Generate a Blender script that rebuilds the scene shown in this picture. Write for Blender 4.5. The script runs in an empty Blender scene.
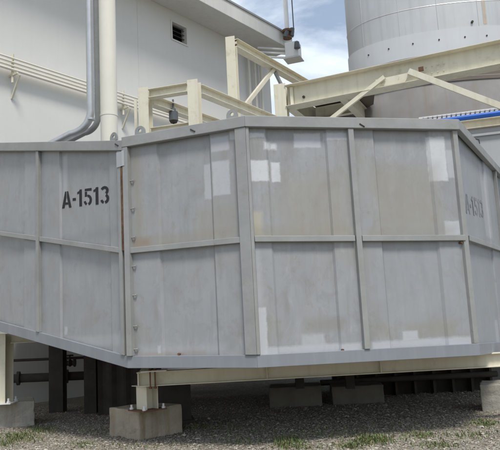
import bpy, bmesh, math, random
from mathutils import Vector, Matrix
random.seed(7)
C = bpy.context.scene
COL = C.collection

# ------------------------------------------------------------------ camera
CAM = Vector((0, 0, 1.6)); FPX = 650.0
PITCH = math.radians(8.8); ROLL = math.radians(2.95)
Fw = Vector((0, math.cos(PITCH), math.sin(PITCH)))
U0 = Vector((0, -math.sin(PITCH), math.cos(PITCH))); R0 = Vector((1, 0, 0))
Rt = math.cos(ROLL)*R0 - math.sin(ROLL)*U0
Up = math.cos(ROLL)*U0 + math.sin(ROLL)*R0
cd = bpy.data.cameras.new('camera'); cam = bpy.data.objects.new('camera', cd); COL.objects.link(cam)
m = Matrix((Rt, Up, -Fw)).transposed().to_4x4(); m.translation = CAM
cam.matrix_world = m
cd.sensor_width = 36; cd.lens = 36*FPX/500; cd.clip_end = 2000; cd.clip_start = .05
C.camera = cam

# ------------------------------------------------------------------ world and sun
SUN_EL, SUN_AZ = math.radians(60), math.radians(163)      # azimuth clockwise from +Y
w = bpy.data.worlds.new('World'); C.world = w; w.use_nodes = True
nt = w.node_tree; nt.nodes.clear()
out = nt.nodes.new('ShaderNodeOutputWorld'); bg = nt.nodes.new('ShaderNodeBackground')
sky = nt.nodes.new('ShaderNodeTexSky'); sky.sky_type = 'NISHITA'; sky.sun_disc = False
sky.sun_elevation = SUN_EL; sky.sun_rotation = SUN_AZ; sky.air_density = 1.0; sky.dust_density = 1.0; sky.ozone_density = 1.2; sky.air_density = 1.3
tc = nt.nodes.new('ShaderNodeTexCoord'); mp = nt.nodes.new('ShaderNodeMapping')
mp.inputs['Scale'].default_value = (1.0, 1.0, 2.2); mp.inputs['Location'].default_value = (.35, .1, .4)
nz = nt.nodes.new('ShaderNodeTexNoise'); nz.inputs['Scale'].default_value = 3.6; nz.inputs['Detail'].default_value = 8
nz.inputs['Roughness'].default_value = .56; nz.inputs['Distortion'].default_value = .35
cr = nt.nodes.new('ShaderNodeValToRGB'); cr.color_ramp.elements[0].position = .42; cr.color_ramp.elements[1].position = .66; cr.color_ramp.elements[0].color = (.20, .21, .22, 1)
mx = nt.nodes.new('ShaderNodeMix'); mx.data_type = 'RGBA'
mx.inputs['B'].default_value = (8.0, 8.7, 9.6, 1)
nt.links.new(tc.outputs['Generated'], mp.inputs['Vector']); nt.links.new(mp.outputs[0], nz.inputs['Vector'])
nt.links.new(nz.outputs['Fac'], cr.inputs['Fac']); nt.links.new(cr.outputs['Color'], mx.inputs['Factor'])
nt.links.new(sky.outputs[0], mx.inputs['A']); nt.links.new(mx.outputs['Result'], bg.inputs['Color'])
bg.inputs['Strength'].default_value = .085
nt.links.new(bg.outputs[0], out.inputs['Surface'])
sl = bpy.data.lights.new('sun', 'SUN'); sl.energy = 2.0; sl.angle = math.radians(14); sl.color = (1, .965, .91)
sun = bpy.data.objects.new('sun', sl); COL.objects.link(sun)
sd = Vector((math.sin(SUN_AZ)*math.cos(SUN_EL), math.cos(SUN_AZ)*math.cos(SUN_EL), math.sin(SUN_EL)))
sun.rotation_euler = sd.to_track_quat('Z', 'Y').to_euler(); sun.location = (0, -5, 20)
C.view_settings.view_transform = 'Standard'; C.view_settings.look = 'None'
C.view_settings.gamma = 1; C.view_settings.exposure = 0.6; C.view_settings.use_curve_mapping = False
C.render.engine = 'CYCLES'

# ------------------------------------------------------------------ measuring helpers
def ray(u, v):
    return (Fw*FPX + Rt*(u-250) - Up*(v-225)).normalized()
def at(u, v, Y):                       # the point seen at (u, v) at distance Y
    d = ray(u, v); return CAM + d*(Y/d.y)
def at_z(u, v, z):                     # the point seen at (u, v) at height z
    d = ray(u, v); return CAM + d*((z-CAM.z)/d.z)
def on_plane(u, v, p, n):
    d = ray(u, v); return CAM + d*((p-CAM).dot(n)/d.dot(n))
def zrow(X, Y, v):                     # height on the vertical through (X, Y) that shows in row v
    lo, hi = -5, 40
    for _ in range(50):
        z = (lo+hi)/2; P = Vector((X, Y, z))-CAM
        if 225-FPX*P.dot(Up)/P.dot(Fw) > v: lo = z
        else: hi = z
    return lo

# ------------------------------------------------------------------ object helpers
def empty(name, loc, label, cat, group=None):
    o = bpy.data.objects.new(name, None); COL.objects.link(o); o.location = loc; o.empty_display_size = .2
    tag(o, label, cat, group); return o
def tag(o, label, cat, group=None, kind=None):
    if label: o['label'] = label
    if cat: o['category'] = cat
    if group: o['group'] = group
    if kind: o['kind'] = kind
    return o
def obj(name, bm, mat, parent=None, smooth=False, bevel=0, label=None):
    bmesh.ops.remove_doubles(bm, verts=bm.verts, dist=1e-5)
    if not smooth: bmesh.ops.recalc_face_normals(bm, faces=bm.faces)
    me = bpy.data.meshes.new(name)
    org = parent.location if parent is not None and parent.parent is None else Vector((0, 0, 0))
    if parent is not None and parent.parent is not None: org = parent.parent.location
    if parent is None:
        cs = [v.co for v in bm.verts]
        org = Vector(((min(c.x for c in cs)+max(c.x for c in cs))/2, (min(c.y for c in cs)+max(c.y for c in cs))/2, min(c.z for c in cs)))
    bmesh.ops.translate(bm, verts=bm.verts, vec=-org)
    bm.to_mesh(me); bm.free()
    o = bpy.data.objects.new(name, me); COL.objects.link(o)
    me.materials.append(mat)
    if parent is not None: o.parent = parent
    else: o.location = org
    if smooth:
        for p in me.polygons: p.use_smooth = True
    if bevel:
        b = o.modifiers.new('bevel', 'BEVEL'); b.width = bevel; b.segments = 2; b.limit_method = 'ANGLE'; b.angle_limit = math.radians(40)
    if label: o['label'] = label
    return o
def struct(name, bm, mat): return tag(obj(name, bm, mat), None, None, None, 'structure')
def hexa(bm, p):                        # p: 8 points, bottom loop then top loop
    v = [bm.verts.new(q) for q in p]
    for f in ((3,2,1,0), (4,5,6,7), (0,1,5,4), (1,2,6,5), (2,3,7,6), (3,0,4,7)): bm.faces.new([v[i] for i in f])
def box(bm, x0, x1, y0, y1, z0, z1, M=None):
    p = [Vector(q) for q in ((x0,y0,z0), (x1,y0,z0), (x1,y1,z0), (x0,y1,z0), (x0,y0,z1), (x1,y0,z1), (x1,y1,z1), (x0,y1,z1))]
    if M: p = [M@q for q in p]
    hexa(bm, p)
def frame_of(a, b, up=Vector((0, 0, 1))):
    a = Vector(a); b = Vector(b); x = (b-a).normalized()
    if abs(x.dot(up)) > .98: up = Vector((math.cos(YAW), math.sin(YAW), 0))
    y = up.cross(x).normalized(); z = x.cross(y)
    M = Matrix((x, y, z)).transposed().to_4x4(); M.translation = a
    return M, (b-a).length
YAW = math.radians(0)
def bar(bm, a, b, wy, wz):
    M, L = frame_of(a, b); box(bm, 0, L, -wy/2, wy/2, -wz/2, wz/2, M)
def ibar(bm, a, b, wy, wz, t=.014, tw=.01):       # I section, web in the plane of the local z axis
    M, L = frame_of(a, b)
    prof = [(-wy/2,-wz/2), (wy/2,-wz/2), (wy/2,-wz/2+t), (tw/2,-wz/2+t), (tw/2,wz/2-t), (wy/2,wz/2-t), (wy/2,wz/2), (-wy/2,wz/2), (-wy/2,wz/2-t), (-tw/2,wz/2-t), (-tw/2,-wz/2+t), (-wy/2,-wz/2+t)]
    extr(bm, prof, M, L)
def lbar(bm, a, b, wy, wz, t=.01):
    M, L = frame_of(a, b)
    extr(bm, [(0,0), (wy,0), (wy,t), (t,t), (t,wz), (0,wz)], M, L)
def extr(bm, prof, M, L):
    r0 = [bm.verts.new(M@Vector((0, y, z))) for y, z in prof]; r1 = [bm.verts.new(M@Vector((L, y, z))) for y, z in prof]
    n = len(prof)
    bm.faces.new(r0[::-1]); bm.faces.new(r1)
    for i in range(n): bm.faces.new((r0[i], r0[(i+1)%n], r1[(i+1)%n], r1[i]))
def hcol(bm, X, Y, z0, z1, w_, d_, ang, t=.016, tw=.011):   # H column, flanges facing local -y/+y
    M = Matrix.Translation((X, Y, z0)) @ Matrix.Rotation(ang, 4, 'Z')
    for s in (-1, 1): box(bm, -w_/2, w_/2, s*d_/2-(t if s > 0 else 0), s*d_/2+(t if s < 0 else 0), 0, z1-z0, M)
    box(bm, -tw/2, tw/2, -d_/2+t, d_/2-t, 0, z1-z0, M)
def tube(bm, pts, r, n=20, caps=True):
    pts = [Vector(p) for p in pts]; rings = []
    ref = Vector((0, 0, 1)) if abs((pts[1]-pts[0]).normalized().z) < .9 else Vector((1, 0, 0))
    for i, p in enumerate(pts):
        t = (pts[min(i+1, len(pts)-1)]-pts[max(i-1, 0)]).normalized()
        a = (ref - t*ref.dot(t)).normalized(); b = t.cross(a); ref = a
        rr = r[i] if isinstance(r, (list, tuple)) else r
        rings.append([bm.verts.new(p + (a*math.cos(2*math.pi*k/n)+b*math.sin(2*math.pi*k/n))*rr) for k in range(n)])
    for q in range(len(rings)-1):
        for k in range(n): bm.faces.new((rings[q][k], rings[q][(k+1)%n], rings[q+1][(k+1)%n], rings[q+1][k]))
    if caps: bm.faces.new(rings[0][::-1]); bm.faces.new(rings[-1])
def lathe(bm, c, prof, n=96, a0=0, a1=2*math.pi, ky=1):
    full = abs(a1-a0-2*math.pi) < 1e-6; rings = []
    for r, z in prof: rings.append([bm.verts.new((c[0]+r*math.cos(a0+(a1-a0)*k/n), c[1]+ky*r*math.sin(a0+(a1-a0)*k/n), z)) for k in range(n if full else n+1)])
    for q in range(len(rings)-1):
        for k in range(n):
            k2 = (k+1) % n if full else k+1
            bm.faces.new((rings[q][k], rings[q][k2], rings[q+1][k2], rings[q+1][k]))
def shade(o, ang=35):
    me = o.data
    for p in me.polygons: p.use_smooth = True
    try: me.set_sharp_from_angle(angle=math.radians(ang))
    except Exception: pass
    return o
def BM(): return bmesh.new()

# ------------------------------------------------------------------ materials
def mat(name, base, rough=.6, metal=0, var=.12, vscale=1.5, streak=0, streak_col=None, bump=.0, bscale=40, dirt=None, dirt_amt=0, coord='Object', spec=.4, rust=0):
    mt = bpy.data.materials.new(name); mt.use_nodes = True; n = mt.node_tree; N = n.nodes; L = n.links
    b = N['Principled BSDF']; b.inputs['Roughness'].default_value = rough; b.inputs['Metallic'].default_value = metal
    b.inputs['Specular IOR Level'].default_value = spec
    t = N.new('ShaderNodeTexCoord'); src = t.outputs[coord]
    a = N.new('ShaderNodeTexNoise'); a.inputs['Scale'].default_value = vscale; a.inputs['Detail'].default_value = 7; a.inputs['Roughness'].default_value = .62
    L.new(src, a.inputs['Vector'])
    r = N.new('ShaderNodeMapRange'); r.inputs['From Min'].default_value = .3; r.inputs['From Max'].default_value = .7
    r.inputs['To Min'].default_value = 1-var; r.inputs['To Max'].default_value = 1+var; L.new(a.outputs['Fac'], r.inputs['Value'])
    col = N.new('ShaderNodeVectorMath'); col.operation = 'SCALE'; col.inputs[0].default_value = base[:3]; L.new(r.outputs[0], col.inputs['Scale'])
    cur = col.outputs[0]
    def mixin(cur, fac, c):
        mm = N.new('ShaderNodeMix'); mm.data_type = 'RGBA'; L.new(fac, mm.inputs['Factor']); L.new(cur, mm.inputs['A']); mm.inputs['B'].default_value = (*c[:3], 1)
        return mm.outputs['Result']
    if streak:
        mp = N.new('ShaderNodeMapping'); mp.inputs['Scale'].default_value = (7, 7, .35) if coord == 'Object' else (7, .5, 1); L.new(src, mp.inputs['Vector'])
        s = N.new('ShaderNodeTexNoise'); s.inputs['Scale'].default_value = 1.0; s.inputs['Detail'].default_value = 6; s.inputs['Roughness'].default_value = .6; L.new(mp.outputs[0], s.inputs['Vector'])
        q = N.new('ShaderNodeMapRange'); q.inputs['From Min'].default_value = .48; q.inputs['From Max'].default_value = .75; q.inputs['To Max'].default_value = streak; L.new(s.outputs['Fac'], q.inputs['Value'])
        cur = mixin(cur, q.outputs[0], streak_col or (.2, .18, .15))
    if dirt:
        s = N.new('ShaderNodeTexNoise'); s.inputs['Scale'].default_value = vscale*3.1; s.inputs['Detail'].default_value = 9; s.inputs['Roughness'].default_value = .7; L.new(src, s.inputs['Vector'])
        q = N.new('ShaderNodeMapRange'); q.inputs['From Min'].default_value = .55; q.inputs['From Max'].default_value = .75; q.inputs['To Max'].default_value = dirt_amt; L.new(s.outputs['Fac'], q.inputs['Value'])
        cur = mixin(cur, q.outputs[0], dirt)
    if rust:
        s = N.new('ShaderNodeTexNoise'); s.inputs['Scale'].default_value = 5.5; s.inputs['Detail'].default_value = 11; s.inputs['Roughness'].default_value = .78; L.new(src, s.inputs['Vector'])
        q = N.new('ShaderNodeMapRange'); q.inputs['From Min'].default_value = .63; q.inputs['From Max'].default_value = .70; q.inputs['To Max'].default_value = rust; L.new(s.outputs['Fac'], q.inputs['Value'])
        cur = mixin(cur, q.outputs[0], (.20, .115, .055))
    L.new(cur, b.inputs['Base Color'])
    if bump:
        s = N.new('ShaderNodeTexNoise'); s.inputs['Scale'].default_value = bscale; s.inputs['Detail'].default_value = 6; L.new(src, s.inputs['Vector'])
        bp = N.new('ShaderNodeBump'); bp.inputs['Strength'].default_value = bump; bp.inputs['Distance'].default_value = .02; L.new(s.outputs['Fac'], bp.inputs['Height']); L.new(bp.outputs[0], b.inputs['Normal'])
    return mt
CREAM = mat('cream_paint', (.66, .62, .49), .5, var=.06, streak=.4, streak_col=(.44, .38, .27), dirt=(.33, .27, .18), dirt_amt=.45, rust=.6, bump=.08, bscale=14)
CREAMP = mat('cream_pipe_paint', (.70, .67, .58), .45, var=.04, streak=.12, streak_col=(.45, .4, .3))
WALL = mat('building_wall_paint', (.655, .645, .61), .75, var=.035, vscale=.5, streak=.12, streak_col=(.55, .53, .48), bump=.12, bscale=9)
FASC = mat('fascia_paint', (.63, .62, .58), .7, var=.05, vscale=.8, streak=.3, streak_col=(.42, .40, .35))
GALV = mat('galvanised_pipe', (.50, .51, .52), .36, metal=.55, var=.1, vscale=3)
GREYP = mat('grey_rail_paint', (.29, .293, .285), .5, var=.12, vscale=2.2, streak=.5, streak_col=(.28, .265, .23), dirt=(.24, .21, .16), dirt_amt=.45, bump=.12, bscale=12, rust=.75)
STACK = mat('stack_sheet', (.50, .50, .49), .40, metal=.45, var=.08, vscale=.7, streak=.35, streak_col=(.33, .32, .30), bump=.15, bscale=1.3)
BAND = mat('stack_band_sheet', (.54, .55, .56), .42, metal=.1, var=.05, vscale=.8, streak=.2, streak_col=(.42, .41, .39), bump=.1, bscale=1.3)
DRUM = mat('drum_steel', (.23, .22, .205), .65, var=.25, vscale=.7, streak=.7, streak_col=(.2, .16, .12), bump=.1, bscale=3)
SHADEC = mat('shade_dark_concrete', (.17, .155, .13), .9, var=.2, vscale=2.5, bump=.4, bscale=30)  # concrete with the shade under the enclosure put into its colour
STAINC = mat('rust_stained_concrete', (.37, .32, .25), .9, var=.16, vscale=2.0, streak=.85, streak_col=(.24, .165, .09), dirt=(.20, .15, .09), dirt_amt=.6, bump=.5, bscale=30)
STACKD = mat('shade_dark_steel', (.15, .125, .10), .7, var=.2, vscale=.6, streak=.5, streak_col=(.14, .11, .08), bump=.1, bscale=3)  # stack steel darkened in colour to stand for shade under the platform
CONC = mat('concrete', (.36, .34, .295), .9, var=.16, vscale=2.5, streak=.6, streak_col=(.20, .17, .12), dirt=(.15, .13, .10), dirt_amt=.5, bump=.5, bscale=30)
SEAM = mat('rust_seam_brown', (.13, .075, .04), .9, var=.5, vscale=9, streak=.9, streak_col=(.22, .2, .17), dirt=(.06, .04, .025), dirt_amt=.9, bump=.2)
RUSTY = mat('rusty_steel', (.14, .075, .042), .85, var=.3, vscale=6, bump=.3)
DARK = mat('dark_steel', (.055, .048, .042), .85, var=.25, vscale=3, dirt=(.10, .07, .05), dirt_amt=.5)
BLACKP = mat('black_stencil_paint', (.018, .018, .02), .7, var=.2, vscale=30)
FADED = mat('faded_stencil_paint', (.225, .235, .25), .7, var=.2, vscale=12)
BLUE = mat('blue_hose', (.012, .11, .50), .35, var=.15, vscale=3)
WHITE = mat('white_paint', (.72, .72, .70), .5, var=.06, streak=.2, streak_col=(.5, .45, .38))
BRAIL = mat('bottom_rail_paint', (.225, .24, .26), .45, var=.06, vscale=1.5, streak=.3, streak_col=(.33, .34, .35), dirt=(.24, .22, .18), dirt_amt=.25)
HOUS = mat('housing_grey', (.40, .41, .42), .5, var=.05, vscale=1, streak=.25, streak_col=(.30, .29, .27))
DUSK = mat('interior_black', (.01, .01, .01), .9)
GREYC = mat('dark_grey_plastic', (.10, .11, .12), .45, var=.1)

# panel paint with repainted, stained and painted fold-light patches in metres on the wall (u along the wall, v height)
def panel_mat(name, patches, base=(.305, .315, .325), warm=.5):
    mt = mat(name, base, .42, var=.07, vscale=1.1, streak=.4, streak_col=(.36, .365, .37), coord='UV', dirt=(.22, .205, .17), dirt_amt=.6, bump=.22, bscale=1.7)
    n = mt.node_tree; N = n.nodes; L = n.links; b = N['Principled BSDF']
    cur = b.inputs['Base Color'].links[0].from_socket; uv = N.new('ShaderNodeTexCoord').outputs['UV']
    # broad weathering, warm grey
    a = N.new('ShaderNodeTexNoise'); a.inputs['Scale'].default_value = .9; a.inputs['Detail'].default_value = 5; a.inputs['Roughness'].default_value = .7; L.new(uv, a.inputs['Vector'])
    q = N.new('ShaderNodeMapRange'); q.inputs['From Min'].default_value = .42; q.inputs['From Max'].default_value = .68; q.inputs['To Max'].default_value = warm; L.new(a.outputs['Fac'], q.inputs['Value'])
    mm = N.new('ShaderNodeMix'); mm.data_type = 'RGBA'; L.new(q.outputs[0], mm.inputs['Factor']); L.new(cur, mm.inputs['A']); mm.inputs['B'].default_value = (.30, .285, .245, 1); cur = mm.outputs['Result']
    for sc_, lo_, hi_, c_, am_ in ((2.6, .50, .64, (.20, .195, .18), .55*warm), (3.7, .54, .66, (.40, .41, .42), .6*warm), (6.5, .60, .70, (.235, .20, .145), .7*warm)):
        a5 = N.new('ShaderNodeTexNoise'); a5.inputs['Scale'].default_value = sc_; a5.inputs['Detail'].default_value = 9; a5.inputs['Roughness'].default_value = .68; a5.inputs['Distortion'].default_value = .6
        m5 = N.new('ShaderNodeMapping'); m5.inputs['Location'].default_value = (sc_*1.7, sc_*.6, 0); m5.inputs['Scale'].default_value = (1.25, .62, 1); L.new(uv, m5.inputs['Vector']); L.new(m5.outputs[0], a5.inputs['Vector'])
        q5 = N.new('ShaderNodeMapRange'); q5.inputs['From Min'].default_value = lo_; q5.inputs['From Max'].default_value = hi_; q5.inputs['To Max'].default_value = am_; L.new(a5.outputs['Fac'], q5.inputs['Value'])
        mm = N.new('ShaderNodeMix'); mm.data_type = 'RGBA'; L.new(q5.outputs[0], mm.inputs['Factor']); L.new(cur, mm.inputs['A']); mm.inputs['B'].default_value = (*c_, 1); cur = mm.outputs['Result']
    mp2 = N.new('ShaderNodeMapping'); mp2.inputs['Scale'].default_value = (11, 1.1, 1); mp2.inputs['Location'].default_value = (3.7, 1.1, 0); L.new(uv, mp2.inputs['Vector'])
    s4 = N.new('ShaderNodeTexNoise'); s4.inputs['Scale'].default_value = 1; s4.inputs['Detail'].default_value = 5; s4.inputs['Roughness'].default_value = .65; L.new(mp2.outputs[0], s4.inputs['Vector'])
    q4 = N.new('ShaderNodeMapRange'); q4.inputs['From Min'].default_value = .5; q4.inputs['From Max'].default_value = .78; q4.inputs['To Max'].default_value = .55*warm+.1; L.new(s4.outputs['Fac'], q4.inputs['Value'])
    mm = N.new('ShaderNodeMix'); mm.data_type = 'RGBA'; L.new(q4.outputs[0], mm.inputs['Factor']); L.new(cur, mm.inputs['A']); mm.inputs['B'].default_value = (.215, .20, .165, 1); cur = mm.outputs['Result']
    nz = N.new('ShaderNodeTexNoise'); nz.inputs['Scale'].default_value = 8; nz.inputs['Detail'].default_value = 8; nz.inputs['Roughness'].default_value = .75; L.new(uv, nz.inputs['Vector'])
    wob = N.new('ShaderNodeVectorMath'); wob.operation = 'MULTIPLY_ADD'; L.new(nz.outputs['Color'], wob.inputs[0]); wob.inputs[1].default_value = (.06, .07, 0)
    sub = N.new('ShaderNodeVectorMath'); sub.operation = 'SUBTRACT'; L.new(uv, sub.inputs[0]); sub.inputs[1].default_value = (.03, .035, 0)
    L.new(sub.outputs[0], wob.inputs[2])
    wn = N.new('ShaderNodeTexNoise'); wn.inputs['Scale'].default_value = 14; wn.inputs['Detail'].default_value = 7; wn.inputs['Roughness'].default_value = .7; L.new(uv, wn.inputs['Vector'])
    wr = N.new('ShaderNodeMapRange'); wr.inputs['From Min'].default_value = .32; wr.inputs['From Max'].default_value = .5; wr.inputs['To Min'].default_value = .78; L.new(wn.outputs['Fac'], wr.inputs['Value'])
    for (u0, u1, v0, v1, c, amt, soft) in patches:
        s1 = N.new('ShaderNodeVectorMath'); s1.operation = 'SUBTRACT'; L.new(wob.outputs[0], s1.inputs[0]); s1.inputs[1].default_value = ((u0+u1)/2, (v0+v1)/2, 0)
        s2 = N.new('ShaderNodeVectorMath'); s2.operation = 'ABSOLUTE'; L.new(s1.outputs[0], s2.inputs[0])
        s3 = N.new('ShaderNodeVectorMath'); s3.operation = 'SUBTRACT'; L.new(s2.outputs[0], s3.inputs[0]); s3.inputs[1].default_value = (abs(u1-u0)/2, abs(v1-v0)/2, 0)
        sp = N.new('ShaderNodeSeparateXYZ'); L.new(s3.outputs[0], sp.inputs[0])
        mxn = N.new('ShaderNodeMath'); mxn.operation = 'MAXIMUM'; L.new(sp.outputs[0], mxn.inputs[0]); L.new(sp.outputs[1], mxn.inputs[1])
        r = N.new('ShaderNodeMapRange'); r.inputs['From Min'].default_value = soft; r.inputs['From Max'].default_value = -soft; r.inputs['To Max'].default_value = amt; L.new(mxn.outputs[0], r.inputs['Value']); wm = N.new('ShaderNodeMath'); wm.operation = 'MULTIPLY'; L.new(r.outputs[0], wm.inputs[0]); L.new(wr.outputs[0], wm.inputs[1])
        mm = N.new('ShaderNodeMix'); mm.data_type = 'RGBA'; L.new(wm.outputs[0], mm.inputs['Factor']); L.new(cur, mm.inputs['A']); mm.inputs['B'].default_value = (*c, 1); cur = mm.outputs['Result']
    L.new(cur, b.inputs['Base Color'])
    return mt

# ------------------------------------------------------------------ ground
def ground_mat():
    mt = bpy.data.materials.new('gravel_ground'); mt.use_nodes = True; n = mt.node_tree; N = n.nodes; L = n.links; b = N['Principled BSDF']
    b.inputs['Roughness'].default_value = .95; t = N.new('ShaderNodeTexCoord').outputs['Object']
    v = N.new('ShaderNodeTexVoronoi'); v.inputs['Scale'].default_value = 34; L.new(t, v.inputs['Vector'])
    hs = N.new('ShaderNodeValToRGB'); e = hs.color_ramp.elements; e[0].color = (.12, .105, .08, 1); e[1].color = (.36, .33, .27, 1); e.new(.5).color = (.23, .205, .165, 1)
    bw = N.new('ShaderNodeSeparateColor'); L.new(v.outputs['Color'], bw.inputs[0]); L.new(bw.outputs[0], hs.inputs['Fac'])
    a = N.new('ShaderNodeTexNoise'); a.inputs['Scale'].default_value = .8; a.inputs['Detail'].default_value = 8; L.new(t, a.inputs['Vector'])
    q = N.new('ShaderNodeMapRange'); q.inputs['From Min'].default_value = .45; q.inputs['From Max'].default_value = .62; q.inputs['To Max'].default_value = .6; L.new(a.outputs['Fac'], q.inputs['Value'])
    mm = N.new('ShaderNodeMix'); mm.data_type = 'RGBA'; L.new(q.outputs[0], mm.inputs['Factor']); L.new(hs.outputs[0], mm.inputs['A']); mm.inputs['B'].default_value = (.12, .105, .08, 1)
    L.new(mm.outputs['Result'], b.inputs['Base Color'])
    bp = N.new('ShaderNodeBump'); bp.inputs['Strength'].default_value = .9; bp.inputs['Distance'].default_value = .02; L.new(v.outputs['Distance'], bp.inputs['Height']); bp.invert = True; L.new(bp.outputs[0], b.inputs['Normal'])
    return mt
bm = BM(); bmesh.ops.create_grid(bm, x_segments=4, y_segments=4, size=600)
g = struct('ground', bm, ground_mat()); g.location = (0, 0, 0)

# ------------------------------------------------------------------ building behind
P0 = at_z(50, 401, 0)
D = Vector((math.sin(math.radians(37.5)), math.cos(math.radians(37.5)), 0)); NB = Vector((D.y, -D.x, 0))
def onwall(u, v, off=0): return on_plane(u, v, P0+NB*off, NB)
ce = onwall(269, 63); tE = (ce-P0).dot(D); ZS = 12.22; OV = 1.13; tS = -9.0
def W(t, off, z): return P0 + D*t + NB*off + Vector((0, 0, z))
bld = empty('building', W(tE/2, -3, 0), 'off-white building with projecting flat roof edge and small dark louvre, behind the enclosure', 'building')
bld.rotation_euler = (0, 0, 0)
def wbox(bm, t0, t1, o0, o1, z0, z1): hexa(bm, [W(t0,o0,z0), W(t1,o0,z0), W(t1,o1,z0), W(t0,o1,z0), W(t0,o0,z1), W(t1,o0,z1), W(t1,o1,z1), W(t0,o1,z1)])
v0, v1 = onwall(171.5, 21.5), onwall(186.5, 45)
vt0, vt1 = (v0-P0).dot(D), (v1-P0).dot(D); vz1, vz0 = zrow(v0.x, v0.y, 21.5), zrow(v1.x, v1.y, 45)
bm = BM()
wbox(bm, tS, vt0, -.25, 0, 0, ZS); wbox(bm, vt1, tE, -.25, 0, 0, ZS); wbox(bm, vt0, vt1, -.25, 0, 0, vz0); wbox(bm, vt0, vt1, -.25, 0, vz1, ZS)
obj('wall', bm, WALL, bld)
bm = BM(); wbox(bm, tE-.25, tE-.003, -12, -.253, 0, ZS); wbox(bm, tS, tE-.253, -12, -11.7, 0, ZS); wbox(bm, tS, tS+.25, -11.69, -.253, 0, ZS)
obj('rear_wall', bm, WALL, bld)
bm = BM(); wbox(bm, tS-.5, tE+.08, -12.6, OV, ZS+.003, ZS+.58)
rf = obj('roof', bm, FASC, bld, bevel=.015)
bm = BM(); wbox(bm, tS-.5, tE+.12, OV+.002, OV+.035, ZS+.55, ZS+.62); obj('roof_flashing', bm, GREYP, rf)
for k in (0, 2):                                                 # sheet joints on the wall
    t = tE - .9 - k*3.1; bm = BM(); wbox(bm, t, t+.03, .002, .010, .3, ZS-.01); obj('joint_strip', bm, WALL, bld)
bm = BM(); wbox(bm, vt0, vt1, -.24, -.22, vz0, vz1); lv = obj('vent_opening', bm, DUSK, bld)
bm = BM()
for a, b_, c, d in ((vt0-.05, vt1+.05, vz1, vz1+.05), (vt0-.05, vt1+.05, vz0-.05, vz0), (vt0-.05, vt0, vz0, vz1), (vt1, vt1+.05, vz0, vz1)): wbox(bm, a, b_, .002, .03, c, d)
obj('vent_frame', bm, WALL, lv)
bm = BM()
for k in range(4):
    z = vz0+(vz1-vz0)*(k+.5)/4
    hexa(bm, [W(vt0,-.17,z+.05), W(vt1,-.17,z+.05), W(vt1,-.08,z-.02), W(vt0,-.08,z-.02), W(vt0,-.17,z+.065), W(vt1,-.17,z+.065), W(vt1,-.08,z-.005), W(vt0,-.08,z-.005)])
obj('vent_slats', bm, DARK, lv)
# far corner: three slim pipes running up beside the wall end
for i, u in enumerate((250, 256, 262)):
    p = onwall(u, 90, .12); bm = BM(); tube(bm, [(p.x, p.y, 0), (p.x, p.y, ZS-.02)], .05, 12)
    tag(shade(obj('riser_pipe', bm, CREAMP)), ['slim cream riser pipe on the building wall, leftmost of three under the roof corner', 'slim cream riser pipe on the building wall, middle one of three under the roof corner', 'slim cream riser pipe on the building wall, nearest the building corner'][i], 'pipe', 'riser pipes at the building corner')

# ------------------------------------------------------------------ conduits along the wall
ca, cb = onwall(0, 53, .2), onwall(136, 99, .2)
zc = (zrow(ca.x, ca.y, 53)+zrow(cb.x, cb.y, 99))/2
tc0 = (ca-P0).dot(D)
names = ['uppermost', 'second from the top', 'third from the top', 'lowest']
for i in range(4):
    z = zc - i*.10; bm = BM(); pts = [W(tc0-3, .2, z), W(tc0+8.2, .2, z)]; tube(bm, pts, .027 if i < 3 else .036, 12)
    tag(shade(obj('conduit', bm, CREAMP)), 'thin cream conduit along the building wall behind the pipes, %s of four' % names[i], 'conduit', 'conduits along the building wall')
for k, (u, lab) in enumerate(((14, 'cream angle bracket carrying the wall conduits near the left edge of the photo'), (124, 'cream angle bracket carrying the wall conduits just right of the tall cream pipe'))):
    p = onwall(u, 70, .2); t = (p-P0).dot(D); e = empty('pipe_bracket', W(t, 0, zc-.5), lab, 'bracket', 'conduit brackets')
    bm = BM(); bar(bm, W(t, .14, zc-.62), W(t, .14, zc+.14), .05, .05); obj('upright', bm, CREAM, e)
    bm = BM(); bar(bm, W(t, .01, zc-.42), W(t, .36, zc-.42), .05, .05); obj('arm', bm, CREAM, e)
    bm = BM(); bar(bm, W(t+.06, .01, zc-1.0), W(t+.06, .36, zc-.46), .045, .045); obj('brace', bm, CREAM, e)

# ------------------------------------------------------------------ tall pipes
def vpipe(u, Y, r, name, material, label, bend=None, ztop=11.5, coup=None):
    p = at(u, 60, Y); zb = zrow(p.x, p.y, 131)
    e = empty(name, (p.x, p.y, zb), label, 'pipe')
    bm = BM()
    if bend:
        R = bend; cx = p.x-R; pts = [(p.x, p.y, ztop), (p.x, p.y, zb+R)]
        for k in range(1, 13):
            a = math.pi/2*k/12; pts.append((p.x-R+R*math.cos(a), p.y+.25*R*(1-math.cos(a)), zb+R-R*math.sin(a)))
        pts.append((p.x-R-3.0, p.y+.25*R+.75, zb-1.1)); tube(bm, pts, r, 28)
    else: tube(bm, [(p.x, p.y, ztop), (p.x, p.y, 4.3)], r, 32)
    shade(obj('pipe_run', bm, material, e))
    if coup:
        for v in coup:
            z = zrow(p.x, p.y-r, v); bm = BM(); tube(bm, [(p.x, p.y, z-.02), (p.x, p.y, z+.02)], r+.006, 28); shade(obj('weld_band', bm, material, e))
vpipe(90, 12.4, .076, 'bent_pipe', GALV, 'shiny galvanised pipe that drops down and bends left behind the enclosure top', bend=.42, coup=(118,))
vpipe(97, 12.75, .06, 'bent_pipe', GREYP, 'dull grey pipe squeezed between the shiny bent pipe and the thick cream pipe', bend=.30)
vpipe(108, 12.2, .165, 'cream_pipe', CREAMP, 'thick cream upright pipe in front of the building wall', coup=(113,))

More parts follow.
